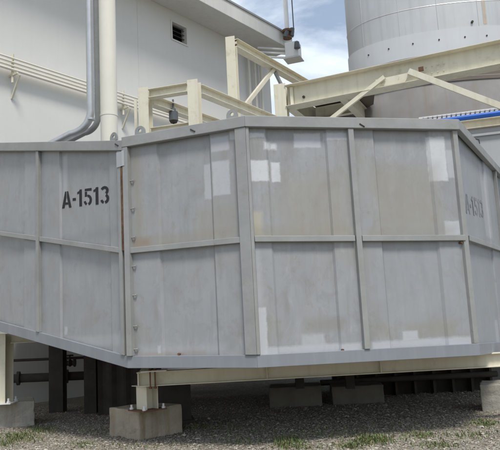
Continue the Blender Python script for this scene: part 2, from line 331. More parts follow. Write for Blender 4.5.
# ------------------------------------------------------------------ the grey steel enclosure
Vb = [at(-118, 330, 14.0), at(130.5, 368, 9.25), at(258, 367.8, 8.58), at(477, 355.5, 9.13), at(520, 352, 11.9)]
DL = 4.95; k1 = Vb[1]; aL = at(0, 330, 11.47); dA = Vector((aL.x-k1.x, aL.y-k1.y, 0)).normalized()
QA = Vector((k1.x, k1.y, 0))+dA*5.6
Q = [QA, Vector((k1.x, k1.y, 0)), Vector((Vb[2].x, Vb[2].y, 0)), Vector((Vb[3].x, Vb[3].y, 0))]
dR = at(500, 352, 11.15); dD = Vector((dR.x-Q[3].x, dR.y-Q[3].y, 0)).normalized(); Q.append(Q[3]+dD*DL)
ZBk = [0, zrow(Q[1].x, Q[1].y, 368), zrow(Q[2].x, Q[2].y, 367.8), zrow(Q[3].x, Q[3].y, 355.5), 0]
ZTk = [0, zrow(Q[1].x, Q[1].y, 138.5), zrow(Q[2].x, Q[2].y, 117.5), zrow(Q[3].x, Q[3].y, 121), 0]
ZMk = [0, zrow(Q[1].x, Q[1].y, 251), zrow(Q[2].x, Q[2].y, 239), zrow(Q[3].x, Q[3].y, 238), 0]
lA0 = (Vector((aL.x, aL.y, 0))-Q[1]).length; fA = 5.6/lA0
aTop = zrow(aL.x, aL.y, 143.5); aBot = zrow(aL.x, aL.y, 330.5); aMid = zrow(aL.x, aL.y, 233)
ZTA1 = zrow(Q[1].x, Q[1].y, 141.5)
ZBk[0] = ZBk[1]+(aBot-ZBk[1])*fA; ZTk[0] = ZTA1+(aTop-ZTA1)*fA; ZMk[0] = ZMk[1]+(aMid-ZMk[1])*fA
lD0 = (Vector((dR.x, dR.y, 0))-Q[3]).length; fD = DL/lD0
ZTk[4] = ZTk[3]+(zrow(dR.x, dR.y, 149)-ZTk[3])*fD; ZBk[4] = ZBk[3]+(zrow(dR.x, dR.y, 352)-ZBk[3])*fD; ZMk[4] = ZMk[3]+(zrow(dR.x, dR.y, 246)-ZMk[3])*fD
print('ENC', [tuple(round(c, 2) for c in q) for q in Q], ZBk, ZMk, ZTk)
nrm = []
for i in range(4):
    d = (Q[i+1]-Q[i]).normalized(); nrm.append(Vector((d.y, -d.x, 0)))
mit = [nrm[0]]
for i in range(1, 4):
    s = (nrm[i-1]+nrm[i]); mit.append(s/(1+nrm[i-1].dot(nrm[i])))
mit.append(nrm[3])
def FP(i, s, z, o): return (Q[i]+mit[i]*o).lerp(Q[i+1]+mit[i+1]*o, s) + Vector((0, 0, z))
def ZT(i, s): return (ZTA1 if (i == 0) else ZTk[i+1])*s + ZTk[i]*(1-s) if i == 0 else ZTk[i]*(1-s)+ZTk[i+1]*s
def ZB(i, s): return ZBk[i]*(1-s)+ZBk[i+1]*s
def ZM(i, s): return ZMk[i]*(1-s)+ZMk[i+1]*s
LEN = [(Q[i+1]-Q[i]).length for i in range(4)]
def s_of(i, u, v):
    p = on_plane(u, v, Q[i], nrm[i]); return (p-Q[i]).dot((Q[i+1]-Q[i]).normalized())/LEN[i], p.z
def fbox(bm, i, s0, s1, zl, zh, o0, o1):   # zl, zh functions of s
    hexa(bm, [FP(i,s0,zl(s0),o0), FP(i,s1,zl(s1),o0), FP(i,s1,zl(s1),o1), FP(i,s0,zl(s0),o1), FP(i,s0,zh(s0),o0), FP(i,s1,zh(s1),o0), FP(i,s1,zh(s1),o1), FP(i,s0,zh(s0),o1)])
DUM = 0
enc = empty('steel_enclosure', (Q[2].x, Q[2].y, ZBk[2]), 'large many-sided grey steel enclosure on short legs, marked A-1513 and patched with lighter paint', 'enclosure')
TH = .155; BH = .165
LG = (.56, .57, .58); LG2 = (.46, .47, .49); RST = (.19, .10, .05); ORG = (.27, .16, .11)
def pt(i, u0, u1, v0, v1, c, amt=.8, soft=.012):
    a, za = s_of(i, u0, (v0+v1)/2); b_, zb_ = s_of(i, u1, (v0+v1)/2); _, zt = s_of(i, (u0+u1)/2, v0); _, zb2 = s_of(i, (u0+u1)/2, v1)
    return (a*LEN[i], b_*LEN[i], zb2, zt, c, amt, soft)
MA = panel_mat('enclosure_paint_left', [pt(0, 63.4, 66.2, 327, 335, LG2, .7), pt(0, 120, 127, 158, 250, (.27, .25, .20), .5, .03), pt(0, 0, 120, 238, 246, (.24, .245, .25), .5, .05), pt(0, 120, 128, 330, 356, LG2, .5), pt(0, 60, 122, 336, 346, LG2, .3, .03), pt(0, 62, 66, 155, 200, LG2, .45, .03)], warm=.35)  # narrow pale strips by the fold are light painted onto its edge
MBm = panel_mat('enclosure_paint_narrow', [pt(1, 204, 211, 164, 199, LG2, .65), pt(1, 213, 230, 161, 195, LG2, .85), pt(1, 211, 229, 137, 151, LG2, .7),
     pt(1, 230, 243, 130, 139, LG, .6), pt(1, 134, 150, 239, 247, ORG, .75, .05), pt(1, 146, 172, 244, 247, ORG, .35, .05), pt(1, 196, 240, 205, 236, (.30, .275, .225), .4, .1), pt(1, 139, 205, 352, 355, (.30, .21, .17), .6, .03), pt(1, 140, 228, 344, 354, LG2, .25, .05), pt(1, 158, 161, 346, 353, LG2, .8), pt(1, 134, 142, 150, 246, (.27, .24, .19), .5, .04), pt(1, 136, 235, 232, 244, (.27, .24, .19), .45, .05)], warm=.5)  # the thin pale strip at the fold foot is painted-in light
MCm = panel_mat('enclosure_paint_front', [pt(2, 248, 268.5, 160, 181, LG, .95), pt(2, 271, 280, 162, 181.5, LG, .95), pt(2, 264, 269, 142, 149, LG, .95, .02), pt(2, 270, 276, 143, 149, LG, .95, .02),
     pt(2, 247, 264, 133, 137, LG, .85), pt(2, 294, 321, 133, 147, LG2, .95), pt(2, 324, 349, 133, 140, LG2, .9), pt(2, 429, 446, 137, 181, LG, .9), pt(2, 447, 455, 150, 178, LG2, .7), pt(2, 445, 463, 221, 235, LG2, .9),
     pt(2, 246, 262, 212, 236, (.42, .385, .31), .85, .03), pt(2, 254, 267, 308, 356, LG, .7), pt(2, 267, 362, 345, 356, LG2, .8, .02), pt(2, 302, 325, 334, 346, LG2, .55, .02), pt(2, 250, 352, 226, 238, (.27, .245, .19), .5, .06), pt(2, 366, 455, 228, 237, (.27, .245, .19), .4, .06), pt(2, 305, 345, 318, 332, (.24, .225, .19), .45, .05), pt(2, 372, 390, 300, 338, (.26, .24, .20), .4, .05), pt(2, 405, 455, 322, 338, (.26, .24, .20), .4, .05), pt(2, 372, 474, 339, 352, LG2, .8, .02), pt(2, 404, 419, 331, 340, LG2, .8),
     pt(2, 285, 345, 175, 235, (.30, .275, .225), .55, .14), pt(2, 375, 440, 165, 232, (.30, .275, .225), .55, .12), pt(2, 250, 262, 240, 350, LG2, .4, .03), pt(2, 375, 460, 245, 320, (.30, .32, .345), .5, .1)], warm=.6)
MDm = panel_mat('enclosure_paint_right', [pt(3, 484, 489, 170, 235, LG2, .4, .03), pt(3, 497, 500, 320, 343, LG2, .5)], base=(.28, .298, .318), warm=.2)
MATS = [MA, MBm, MCm, MDm]
# bays: (face, s start, s end, s folds)
def su(i, u, v=200): return s_of(i, u, v)[0]
sA = su(0, 40.5); sA0 = sA-(1-sA)*1.02
sC = su(2, 354, 200); sD = su(3, 491.5, 165)
bays = [(0, 0, sA0, None), (0, sA0, sA, su(0, 26)), (0, sA, 1, None), (1, 0, 1, None), (2, 0, sC, None), (2, sC, 1, None), (3, 0, sD, None), (3, sD, 1, None)]
folds = {2: (su(0, 60.3), su(0, 109.5)), 3: (su(1, 159), su(1, 212)), 4: (su(2, 270), su(2, 330)), 5: (su(2, 379), su(2, 434)), 6: (su(3, 464), su(3, 487))}
def sheet(bi, i, s0, s1, zl, zh):
    f = folds.get(bi, (s0+(s1-s0)*.25, s1-(s1-s0)*.22)); fw = .018/LEN[i]; D_ = .030
    cols = [(s0, 0), (f[0]-fw, 0), (f[0]+fw*.6, -D_)]
    m_ = 6
    for k in range(1, m_): cols.append((f[0]+fw*.6+(f[1]-f[0]-fw*1.2)*k/m_, -D_ + .004*math.sin(math.pi*k/m_)*random.choice((.4, 1, -.3))))
    cols += [(f[1]-fw*.6, -D_), (f[1]+fw, 0), (s1, 0)]
    bm = BM(); uvl = bm.loops.layers.uv.new('UVMap'); rows = 6; grid = []
    for s, o in cols:
        col = []
        for r in range(rows+1):
            z = zl(s)+(zh(s)-zl(s))*r/rows; inner = 0 < r < rows
            oo = o + (random.uniform(-.0012, .0012) if inner else 0)
            v = bm.verts.new(FP(i, s, z, oo)); col.append((v, (s*LEN[i], z)))
        grid.append(col)
    for a in range(len(cols)-1):
        for r in range(rows):
            q = [grid[a][r], grid[a+1][r], grid[a+1][r+1], grid[a][r+1]]; fc = bm.faces.new([x[0] for x in q])
            for lp, x in zip(fc.loops, q): lp[uvl].uv = x[1]
    # thickness behind
    o_ = obj('wall_panel', bm, MATS[i], enc); shade(o_, 8)
    sm = o_.modifiers.new('thickness', 'SOLIDIFY'); sm.thickness = .006; sm.offset = -1; sm.use_rim = False
    return o_
for bi, (i, s0, s1, _) in enumerate(bays):
    sheet(bi, i, s0, s1, lambda s: ZM(i, s), lambda s: ZT(i, s)-.01)
    sheet(bi, i, s0, s1, lambda s: ZB(i, s)+.01, lambda s: ZM(i, s)-.002)
PO = .075
for i in range(4):
    bm = BM(); fbox(bm, i, 0, 1, lambda s: ZT(i, s)-TH, lambda s: ZT(i, s), .004, PO+.015); fbox(bm, i, 0, 1, lambda s: ZT(i, s)-.012, lambda s: ZT(i, s)+.004, -.12, .002)
    obj('top_rail', bm, GREYP, enc, bevel=.008)
    bm = BM(); fbox(bm, i, 0, 1, lambda s: ZB(i, s), lambda s: ZB(i, s)+BH, .004, .055)
    br = obj('bottom_rail', bm, BRAIL, enc, bevel=.006)
    cuts = [0] + [b[2] for b in bays if b[0] == i]
    for a, b_ in zip(cuts[:-1], cuts[1:]):
        g0 = .05/LEN[i]
        bm = BM(); fbox(bm, i, a+g0, b_-g0, lambda s: ZM(i, s)-.045, lambda s: ZM(i, s)+.035, .004, PO-.012); obj('mid_rail', bm, GREYP, enc, bevel=.006)
    for s in cuts[1:-1]:
        h = .038/LEN[i]; bm = BM(); fbox(bm, i, s-h, s+h, lambda q: ZB(i, q)+BH+.002, lambda q: ZT(i, q)-TH-.002, .004, PO); obj('post', bm, GREYP, enc, bevel=.005)
def cornerpost(i, s0, s1, material=GREYP, o=PO):
    bm = BM(); fbox(bm, i, s0, s1, lambda q: ZB(i, q)+BH+.002, lambda q: ZT(i, q)-TH-.002, .004, o); obj('corner_post', bm, material, enc, bevel=.004)
cornerpost(0, 1-.125/LEN[0], 1-.052/LEN[0]); cornerpost(1, .004/LEN[1], .085/LEN[1], o=PO+.01)
cornerpost(1, 1-.155/LEN[1], 1); cornerpost(2, .002/LEN[2], .045/LEN[2], o=PO-.006)
cornerpost(2, 1-.07/LEN[2], 1, o=.05)
# rusty seam and repainted pieces at the first corner
bm = BM(); fbox(bm, 0, 1-.05/LEN[0], 1, lambda q: ZM(0, q)+.0, lambda q: ZT(0, q)-.40, .004, PO+.004); obj('rust_seam', bm, SEAM, enc)
bm = BM(); z1 = zrow(Q[1].x, Q[1].y, 152); z0 = zrow(Q[1].x, Q[1].y, 167)
fbox(bm, 0, 1-.128/LEN[0], 1, lambda q: z0, lambda q: z1, PO+.001, PO+.008); fbox(bm, 1, .0, .04/LEN[1], lambda q: z0, lambda q: z1, PO+.012, PO+.018)
obj('corner_plate', bm, HOUS, enc)
# edge studs
for v in (180, 208, 237, 266, 295, 326, 349):
    s, z = s_of(1, 140.5, v); bm = BM(); tube(bm, [FP(1, .085/LEN[1], z, .03), FP(1, .135/LEN[1], z, .03)], .008, 8); tube(bm, [FP(1, .135/LEN[1], z, .03), FP(1, .147/LEN[1], z, .03)], .015, 8)
    obj('stud', bm, GREYP, enc)
for i, u, v in ((1, 180, 354), (2, 254, 263), (2, 342, 350), (2, 459, 243)):
    s, z = s_of(i, u, v); bm = BM(); tube(bm, [FP(i, s, z, .0), FP(i, s, z, .05)], .016, 8); obj('bolt', bm, RUSTY, enc)
# lifting lugs: half round ears with a hole
def lug(i, u, r=.085):
    s, _ = s_of(i, u, 140); z = ZT(i, s)+.004; d = (Q[i+1]-Q[i]).normalized(); bm = BM(); n = 14
    c = FP(i, s, z, .03)
    outer = [(-r, 0)]+[(-r*math.cos(math.pi*k/n), .045+r*math.sin(math.pi*k/n)) for k in range(n+1)]+[(r, 0)]
    hole = [(.026*math.cos(math.pi*2*k/12), .06+.026*math.sin(math.pi*2*k/12)) for k in range(12)]
    for o in (0, .02):
        vo = [bm.verts.new(c+d*a+Vector((0, 0, b_))+nrm[i]*o) for a, b_ in outer]; vh = [bm.verts.new(c+d*a+Vector((0, 0, b_))+nrm[i]*o) for a, b_ in hole]
        es = [bm.edges.new((vo[k], vo[(k+1) % len(vo)])) for k in range(len(vo))]+[bm.edges.new((vh[k], vh[(k+1) % 12])) for k in range(12)]
        bmesh.ops.triangle_fill(bm, use_beauty=True, edges=es)
        if o == 0: a0, h0 = vo, vh
        else:
            for k in range(len(vo)): bm.faces.new((a0[k], a0[(k+1) % len(vo)], vo[(k+1) % len(vo)], vo[k]))
            for k in range(12): bm.faces.new((h0[k], h0[(k+1) % 12], vh[(k+1) % 12], vh[k]))
    obj('lifting_lug', bm, GREYP, enc)
lug(0, 116); lug(1, 142); lug(1, 234)
# scratched slots on the top rail
for i, u, v in ((0, 121, 146), (1, 195, 132), (2, 359, 127)):
    s, z = s_of(i, u, v); bm = BM(); d = (Q[i+1]-Q[i]).normalized()
    a = FP(i, s, z+.02, PO+.018)-d*.035; b_ = FP(i, s, z-.025, PO+.018)+d*.035; tube(bm, [a, b_], .010, 6); obj('clip', bm, DARK, enc)
# floor and top plates close the enclosure and run on unseen behind to block light beneath
def plate(name, pts, th, material):
    bm = BM(); lo = [bm.verts.new(Vector(p)) for p in pts]; hi = [bm.verts.new(Vector(p)+Vector((0, 0, th))) for p in pts]; n = len(pts)
    bm.faces.new(lo[::-1]); bm.faces.new(hi)
    for k in range(n): bm.faces.new((lo[k], lo[(k+1) % n], hi[(k+1) % n], hi[k]))
    return obj(name, bm, material, enc)
ins = -.03
fl = [Q[1]+mit[1]*ins, Q[2]+mit[2]*ins, Q[3]+mit[3]*ins, Q[4]+nrm[3]*ins, Vector((6.6, 14.6, 0)), Vector((4.0, 17.0, 0)), Vector((2.6, 20.6, 0)), Vector((-.6, 21.6, 0))]
plate('floor_blocker_plate', [p+Vector((0, 0, 1.16)) for p in fl], .02, HOUS)
flA = [Q[1]+mit[1]*ins+Vector((0, 0, 1.22)), Vector((-.6, 21.6, 1.22)), Vector((-3.6, 18.2, 1.9)), Vector((-5.7, 15.7, ZBk[0]+.1)), Q[0]+nrm[0]*ins+Vector((0, 0, ZBk[0]+.1))]
plate('floor_blocker_plate', flA, .02, HOUS)
tp = [p+Vector((0, 0, 4.02)) for p in fl]; plate('top_blocker_plate', tp, .02, HOUS)

# ---- stencilled writing
def strip(bm, pts, w_, tf):
    n = len(pts); L_, R_ = [], []
    for k in range(n):
        p = Vector(pts[k]); a = Vector(pts[max(k-1, 0)]); b_ = Vector(pts[min(k+1, n-1)])
        if 0 < k < n-1:
            d1 = (p-a).normalized(); d2 = (b_-p).normalized(); n1 = Vector((-d1.y, d1.x)); n2 = Vector((-d2.y, d2.x)); m_ = (n1+n2)/(1+n1.dot(n2))
        else:
            d = (b_-a).normalized(); m_ = Vector((-d.y, d.x))
        L_.append(bm.verts.new(tf(p+m_*w_/2))); R_.append(bm.verts.new(tf(p-m_*w_/2)))
    for k in range(n-1): bm.faces.new((L_[k], L_[k+1], R_[k+1], R_[k]))
def poly(bm, pts, tf): bm.faces.new([bm.verts.new(tf(Vector(p))) for p in pts])
def arc(cx, cy, rx, ry, a0, a1, n=9): return [(cx+rx*math.cos(math.radians(a0+(a1-a0)*k/n)), cy+ry*math.sin(math.radians(a0+(a1-a0)*k/n))) for k in range(n+1)]
def glyph(bm, ch, x, tf0):
    tf = lambda p: tf0(x+p.x, p.y)
    if ch == 'A':
        poly(bm, [(0,0), (.17,0), (.31,.62), (.31,1), (.22,1)], tf); poly(bm, [(.66,0), (.49,0), (.35,.62), (.35,1), (.44,1)], tf)
        poly(bm, [(.225,.2), (.435,.2), (.40,.34), (.26,.34)], tf); return .74
    if ch == '-': poly(bm, [(0,.38), (.22,.38), (.22,.54), (0,.54)], tf); return .32
    if ch == '1': poly(bm, [(.13,0), (.31,0), (.31,1), (.16,1), (.13,.93)], tf); poly(bm, [(0,.74), (.125,.77), (.125,.92), (0,.86)], tf); return .44
    if ch == '5':
        poly(bm, [(.06,.85), (.50,.85), (.50,1), (.06,1)], tf); poly(bm, [(.06,.52), (.21,.52), (.21,.82), (.06,.82)], tf)
        strip(bm, [(.23,.55)]+arc(.25, .32, .19, .245, 80, -78), .15, tf); strip(bm, arc(.24, .32, .19, .245, -108, -170, 5), .14, tf); return .62
    if ch == '3':
        strip(bm, arc(.25, .745, .18, .18, 155, -62), .15, tf); strip(bm, arc(.25, .29, .20, .215, 66, -82), .15, tf); strip(bm, arc(.24, .29, .19, .215, -105, -165, 5), .14, tf); return .6
def writing(i, u0, v0, u1, v1, u2, v2, material, o_, label):
    # baseline start, baseline end, and the top over the start, all measured on the wall
    p0 = on_plane(u0, v0, Q[i]+nrm[i]*o_, nrm[i]); p1 = on_plane(u1, v1, Q[i]+nrm[i]*o_, nrm[i]); p2 = on_plane(u2, v2, Q[i]+nrm[i]*o_, nrm[i])
    tot = .74+.32+.44+.62+.44+.52; ex = (p1-p0)/tot; ey = p2-p0; ey = Vector((0, 0, ey.length))
    bm = BM(); x = 0; 
    for k, ch in enumerate('A-1513'):
        oo = nrm[i]*0; x += glyph(bm, ch, x, lambda a, b_: p0+ex*a+ey*b_+oo)
    o = obj('lettering', bm, material, enc, label=label)
    return o
writing(0, 62, 208.5, 109, 203.2, 62, 192, BLACKP, -.019, 'black stencilled A-1513')
writing(3, 466.5, 213, 484, 218, 466.5, 197, FADED, -.018, 'faded stencilled A-1513')

# ------------------------------------------------------------------ supports below
def footing(corner_u, corner_v, ang, sx, sy, h, label, material=None, grp='concrete footings under the steelwork'):
    c = at_z(corner_u, corner_v, 0); M = Matrix.Translation(c) @ Matrix.Rotation(ang, 4, 'Z'); bm = BM()
    box(bm, 0, sx, 0, sy, -.1, h, M)
    bmesh.ops.subdivide_edges(bm, edges=bm.edges, cuts=5, use_grid_fill=True)
    for v in bm.verts: v.co += Vector((random.uniform(-1, 1), random.uniform(-1, 1), random.uniform(-1, 1)))*.009
    o = obj('concrete_footing', bm, material or CONC, bevel=.016); tag(o, label, 'footing', grp); return c, M
a45 = math.radians(43)
c0, M0 = footing(139.5, 440.5, a45, .80, .86, .43, 'stained concrete footing under the short cream leg, closest to the camera', STAINC)
cL, ML = footing(34.5, 425.5, math.radians(110), .9, 1.0, .44, 'plain concrete footing under the tall cream column at the left edge')
cR, MR = footing(482, 411.5, math.radians(-21), .85, .8, .43, 'concrete footing at the right edge below the long cream beam')
cx_, MX = footing(270, 408, math.radians(-3), 1.02, .8, .38, 'concrete footing coloured dark for the deep shade below the middle of the enclosure', SHADEC)
cy_, MY = footing(333, 405, math.radians(-3), 1.0, .8, .34, 'concrete footing coloured dark for the shade, right beside the middle one', SHADEC)
# short H leg
lc = at(147.5, 408, 10.02); lx, ly = lc.x, lc.y
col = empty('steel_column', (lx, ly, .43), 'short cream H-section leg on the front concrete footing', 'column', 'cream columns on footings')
ZBM0, ZBM1 = .80, 1.01
bm = BM(); hcol(bm, lx, ly, .45, ZBM0-.012, .27, .21, math.radians(-47)); obj('shaft', bm, CREAM, col, bevel=.003)
bm = BM(); box(bm, -.21, .21, -.21, .21, .43, .449, Matrix.Translation((lx, ly, .002)) @ Matrix.Rotation(math.radians(43), 4, 'Z')); obj('base_plate', bm, RUSTY, col)
bm = BM(); box(bm, -.16, .16, -.17, .17, ZBM0-.011, ZBM0-.001, Matrix.Translation((lx, ly, 0)) @ Matrix.Rotation(math.radians(43), 4, 'Z')); obj('cap_plate', bm, CREAM, col)
for a, b_ in ((-.17, -.17), (.17, -.17), (.17, .17), (-.17, .17)):
    q = Matrix.Translation((lx, ly, 0)) @ Matrix.Rotation(math.radians(43), 4, 'Z') @ Vector((a, b_, 0)); bm = BM(); tube(bm, [(q.x, q.y, .452), (q.x, q.y, .52)], .016, 8); tube(bm, [(q.x, q.y, .452), (q.x, q.y, .478)], .028, 6); obj('anchor_bolt', bm, WHITE, col)
# long beam under the enclosure
b0 = at(137.5, 384, 9.78); b1 = at(545, 362, 10.1); b0.z = b1.z = (ZBM0+ZBM1)/2
bmn = empty('support_beam', (b0.x, b0.y, ZBM0), 'long cream beam carrying the front of the enclosure, resting on the short leg', 'beam')
bm = BM(); ibar(bm, b0, b1, .17, ZBM1-ZBM0, .016, .012); obj('beam_section', bm, CREAM, bmn, bevel=.003)
db = (b1-b0).normalized(); nb = Vector((db.y, -db.x, 0))
for k in (0.02, .26, 1.9, 3.6):
    c = b0+db*k; bm = BM(); hexa(bm, [c+nb*.084+Vector((0,0,-.088)), c+db*.012+nb*.084+Vector((0,0,-.088)), c+db*.012+nb*.007+Vector((0,0,-.088)), c+nb*.007+Vector((0,0,-.088)), c+nb*.084+Vector((0,0,.088)), c+db*.012+nb*.084+Vector((0,0,.088)), c+db*.012+nb*.007+Vector((0,0,.088)), c+nb*.007+Vector((0,0,.088))]); obj('stiffener', bm, CREAM, bmn)
bm = BM(); c = b0+db*.24; M_ = frame_of(c, c+db)[0]; box(bm, -.17, .2, -.19, .1, ZBM1-c.z+.002, ZBM1-c.z+.018, M_); obj('seat_plate', bm, WHITE, bmn)
for k in (.20, .27):
    q = b0+db*k+nb*.12; bm = BM(); tube(bm, [(q.x, q.y, ZBM0-.02), (q.x, q.y, ZBM1+.07)], .011, 8); tube(bm, [(q.x, q.y, ZBM1+.02), (q.x, q.y, ZBM1+.045)], .024, 6); tube(bm, [(q.x, q.y, ZBM0-.03), (q.x, q.y, ZBM0-.005)], .024, 6); obj('bolt', bm, RUSTY, bmn)
# cross beam running back from the leg
p = Vector((lx, ly, .9)); dB = Vector((-.13, .98, 0)).normalized()
bm = BM(); ibar(bm, Vector((lx-.06, ly+.16, .9)), Vector((lx-.06, ly+.16, .9))+dB*3.2, .16, .19); tag(obj('cross_beam', bm, CREAM, bevel=.003), 'cream cross beam running back in the shade from the short leg', 'beam')
# left tall column
pl = at(0.5, 402, 12.05)
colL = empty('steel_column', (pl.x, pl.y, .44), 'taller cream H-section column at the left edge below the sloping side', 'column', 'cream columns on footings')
ztl = zrow(pl.x, pl.y, 334)
bm = BM(); hcol(bm, pl.x, pl.y, .46, ztl, .34, .30, math.radians(-8)); obj('shaft', bm, CREAM, colL, bevel=.003)
bm = BM(); box(bm, -.26, .26, -.22, .22, .442, .459, Matrix.Translation((pl.x, pl.y, 0))); obj('base_plate', bm, WHITE, colL)
for a in (-.21, .21):
    for b_ in (-.18, .18):
        bm = BM(); tube(bm, [(pl.x+a, pl.y+b_, .46), (pl.x+a, pl.y+b_, .54)], .018, 8); tube(bm, [(pl.x+a, pl.y+b_, .46), (pl.x+a, pl.y+b_, .49)], .032, 6); obj('anchor_bolt', bm, WHITE, colL)
zb = zrow(pl.x, pl.y, 344)
bm = BM(); ibar(bm, (pl.x+.17, pl.y+.05, (zb+ztl)/2), (pl.x+2.6, pl.y+.4, (zb+ztl)/2), .16, ztl-zb); tag(obj('cross_beam', bm, CREAM, bevel=.003), 'cream cross beam in shade joined to the top of the left column', 'beam')
# right column just outside the frame
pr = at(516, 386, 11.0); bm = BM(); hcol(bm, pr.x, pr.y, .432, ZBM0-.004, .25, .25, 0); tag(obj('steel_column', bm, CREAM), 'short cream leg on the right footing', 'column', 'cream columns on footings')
# dark posts on the deep footings
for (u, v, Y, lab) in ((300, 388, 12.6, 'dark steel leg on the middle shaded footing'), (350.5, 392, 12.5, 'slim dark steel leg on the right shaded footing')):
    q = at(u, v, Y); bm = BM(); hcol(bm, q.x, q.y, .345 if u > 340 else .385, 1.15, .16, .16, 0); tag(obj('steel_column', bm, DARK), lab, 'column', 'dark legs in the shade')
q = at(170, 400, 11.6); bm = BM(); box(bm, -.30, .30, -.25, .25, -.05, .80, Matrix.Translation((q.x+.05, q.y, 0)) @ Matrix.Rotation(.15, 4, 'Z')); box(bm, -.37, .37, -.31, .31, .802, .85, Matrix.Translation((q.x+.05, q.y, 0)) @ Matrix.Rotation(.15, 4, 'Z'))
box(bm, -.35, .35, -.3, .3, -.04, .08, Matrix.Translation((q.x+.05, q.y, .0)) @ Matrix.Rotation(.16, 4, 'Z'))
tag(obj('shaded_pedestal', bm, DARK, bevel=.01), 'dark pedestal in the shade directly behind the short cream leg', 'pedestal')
sk = empty('shade_filler_skid', at(390, 392, 14.2), 'black low skid of ribbed plates and pipes, added to deepen the shade at the right', 'skid'); xa, xb = at(333, 390, 14.3).x, at(492, 390, 14.3).x  # invented skid, put in to block light and keep this area dark
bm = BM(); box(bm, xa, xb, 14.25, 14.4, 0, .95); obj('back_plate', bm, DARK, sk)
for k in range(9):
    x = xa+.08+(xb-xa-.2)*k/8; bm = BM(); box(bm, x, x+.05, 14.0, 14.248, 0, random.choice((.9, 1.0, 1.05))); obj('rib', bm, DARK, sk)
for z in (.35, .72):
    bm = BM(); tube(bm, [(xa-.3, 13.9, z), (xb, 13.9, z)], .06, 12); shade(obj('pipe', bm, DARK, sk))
for X, Y_ in ((at(285, 390, 13).x, 13.2), (at(305, 390, 13).x, 13.1), (at(318, 390, 13).x, 13.3)):
    pass
# things in the gap at the left
def dcol(u0, u1, Y, lab):
    a = at(u0, 400, Y); b_ = at(u1, 400, Y); bm = BM(); hcol(bm, (a.x+b_.x)/2, Y, 0, 2.4, b_.x-a.x, .3, 0); o = obj('dark_column', bm, DARK); tag(o, lab, 'column', 'dark columns by the wall base')
dcol(51, 65, 14.2, 'dark steel column by the wall base, in the gap under the sloping side'); dcol(86, 98, 13.7, 'dark steel column where the sloping bottom edge nears the ground, next to ribbed sheets')
e = empty('dark_pipe', at(50, 379, 14.45), 'thick dark pipe running low along the wall base', 'pipe')
pa, pb = at(-20, 380, 14.5), at(88, 375.5, 14.9); bm = BM(); tube(bm, [pa, pb], .095, 16); shade(obj('pipe_run', bm, DARK, e))
for f in (.35, .8):
    c = pa.lerp(pb, f); dd = (pb-pa).normalized(); bm = BM(); tube(bm, [c-dd*.03, c+dd*.03], .15, 16); obj('flange', bm, DARK, e)
pa, pb = at(-20, 362, 14.6), at(86, 357.5, 15.0); bm = BM(); tube(bm, [pa, pb], .03, 10); tag(shade(obj('thin_pipe', bm, DARK)), 'thin dark pipe above the thick one by the wall base', 'pipe')
c = at(70, 363, 14.7); e = empty('hand_valve', c, 'small dark valve between the two dark columns', 'valve')
bm = BM(); tube(bm, [c+Vector((-.12,0,0)), c+Vector((-.09,0,0)), c+Vector((-.06,0,0)), c+Vector((0,0,0)), c+Vector((.06,0,0)), c+Vector((.09,0,0)), c+Vector((.12,0,0))], [.09,.09,.05,.085,.05,.09,.09], 14); shade(obj('valve_body', bm, DARK, e))
bm = BM(); tube(bm, [c, c+Vector((0,-.02,.17))], .018, 8); obj('stem', bm, DARK, e)
bm = BM(); lathe(bm, (c.x, c.y-.02), [(.07, c.z+.16), (.085, c.z+.15), (.085, c.z+.17), (.07, c.z+.18), (.07, c.z+.16)], 16); obj('hand_wheel', bm, DARK, e)
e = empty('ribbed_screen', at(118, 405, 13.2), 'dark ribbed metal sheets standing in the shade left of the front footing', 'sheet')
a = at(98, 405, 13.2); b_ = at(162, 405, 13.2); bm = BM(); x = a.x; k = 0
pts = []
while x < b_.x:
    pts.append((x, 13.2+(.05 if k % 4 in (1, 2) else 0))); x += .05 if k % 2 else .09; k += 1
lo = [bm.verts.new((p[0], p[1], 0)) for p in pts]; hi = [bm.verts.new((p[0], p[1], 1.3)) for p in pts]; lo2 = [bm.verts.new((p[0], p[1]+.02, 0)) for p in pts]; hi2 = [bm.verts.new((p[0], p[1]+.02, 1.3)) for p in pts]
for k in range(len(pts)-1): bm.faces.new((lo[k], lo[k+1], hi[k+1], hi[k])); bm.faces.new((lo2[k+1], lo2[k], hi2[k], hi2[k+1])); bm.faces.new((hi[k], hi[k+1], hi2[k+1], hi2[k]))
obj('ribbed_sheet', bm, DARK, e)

# ------------------------------------------------------------------ cream frames behind the top edge
def level(u, v, z, tol=None): return at_z(u, v, z)
# frame 1
T2 = at(194, 83, 10.8); zt = T2.z; T1 = at_z(145, 91, zt); TR = at_z(275, 117, zt)
d1 = (TR-T2); d1.z = 0; d1.normalize(); d0 = (T1-T2); d0.z = 0; L0 = d0.length; d0.normalize()
fr = empty('railing_frame', (T2.x, T2.y, 4.1), 'cream channel-section railing frame standing just behind the enclosure top, around a small dark fitting', 'railing')
ang1 = math.atan2(-d0.y, -d0.x)
for P_, nm in ((T1, 0), (T2, 1)):
    bm = BM(); hcol(bm, P_.x, P_.y, 4.05, zt+.03, .19, .20, ang1+.05); obj('post', bm, CREAM, fr, bevel=.003)
for P_ in (T1+d1*2.4, T2+d1*2.6):
    bm = BM(); hcol(bm, P_.x, P_.y, 4.05, zt-.1, .14, .14, ang1); obj('post', bm, CREAM, fr, bevel=.003)
def rail(name, a, b_, w_, h_, par, m_=CREAM):
    bm = BM(); ibar(bm, a, b_, w_, h_, .012, .01); return obj(name, bm, m_, par, bevel=.002)
z_ = Vector((0, 0, 1))
rail('rail', T1-d0*.08-z_*.08, T2+d0*.12-z_*.08, .16, .16, fr)
rail('rail', T2+d1*.13-z_*.09, T2+d1*2.9-z_*.09, .17, .17, fr)
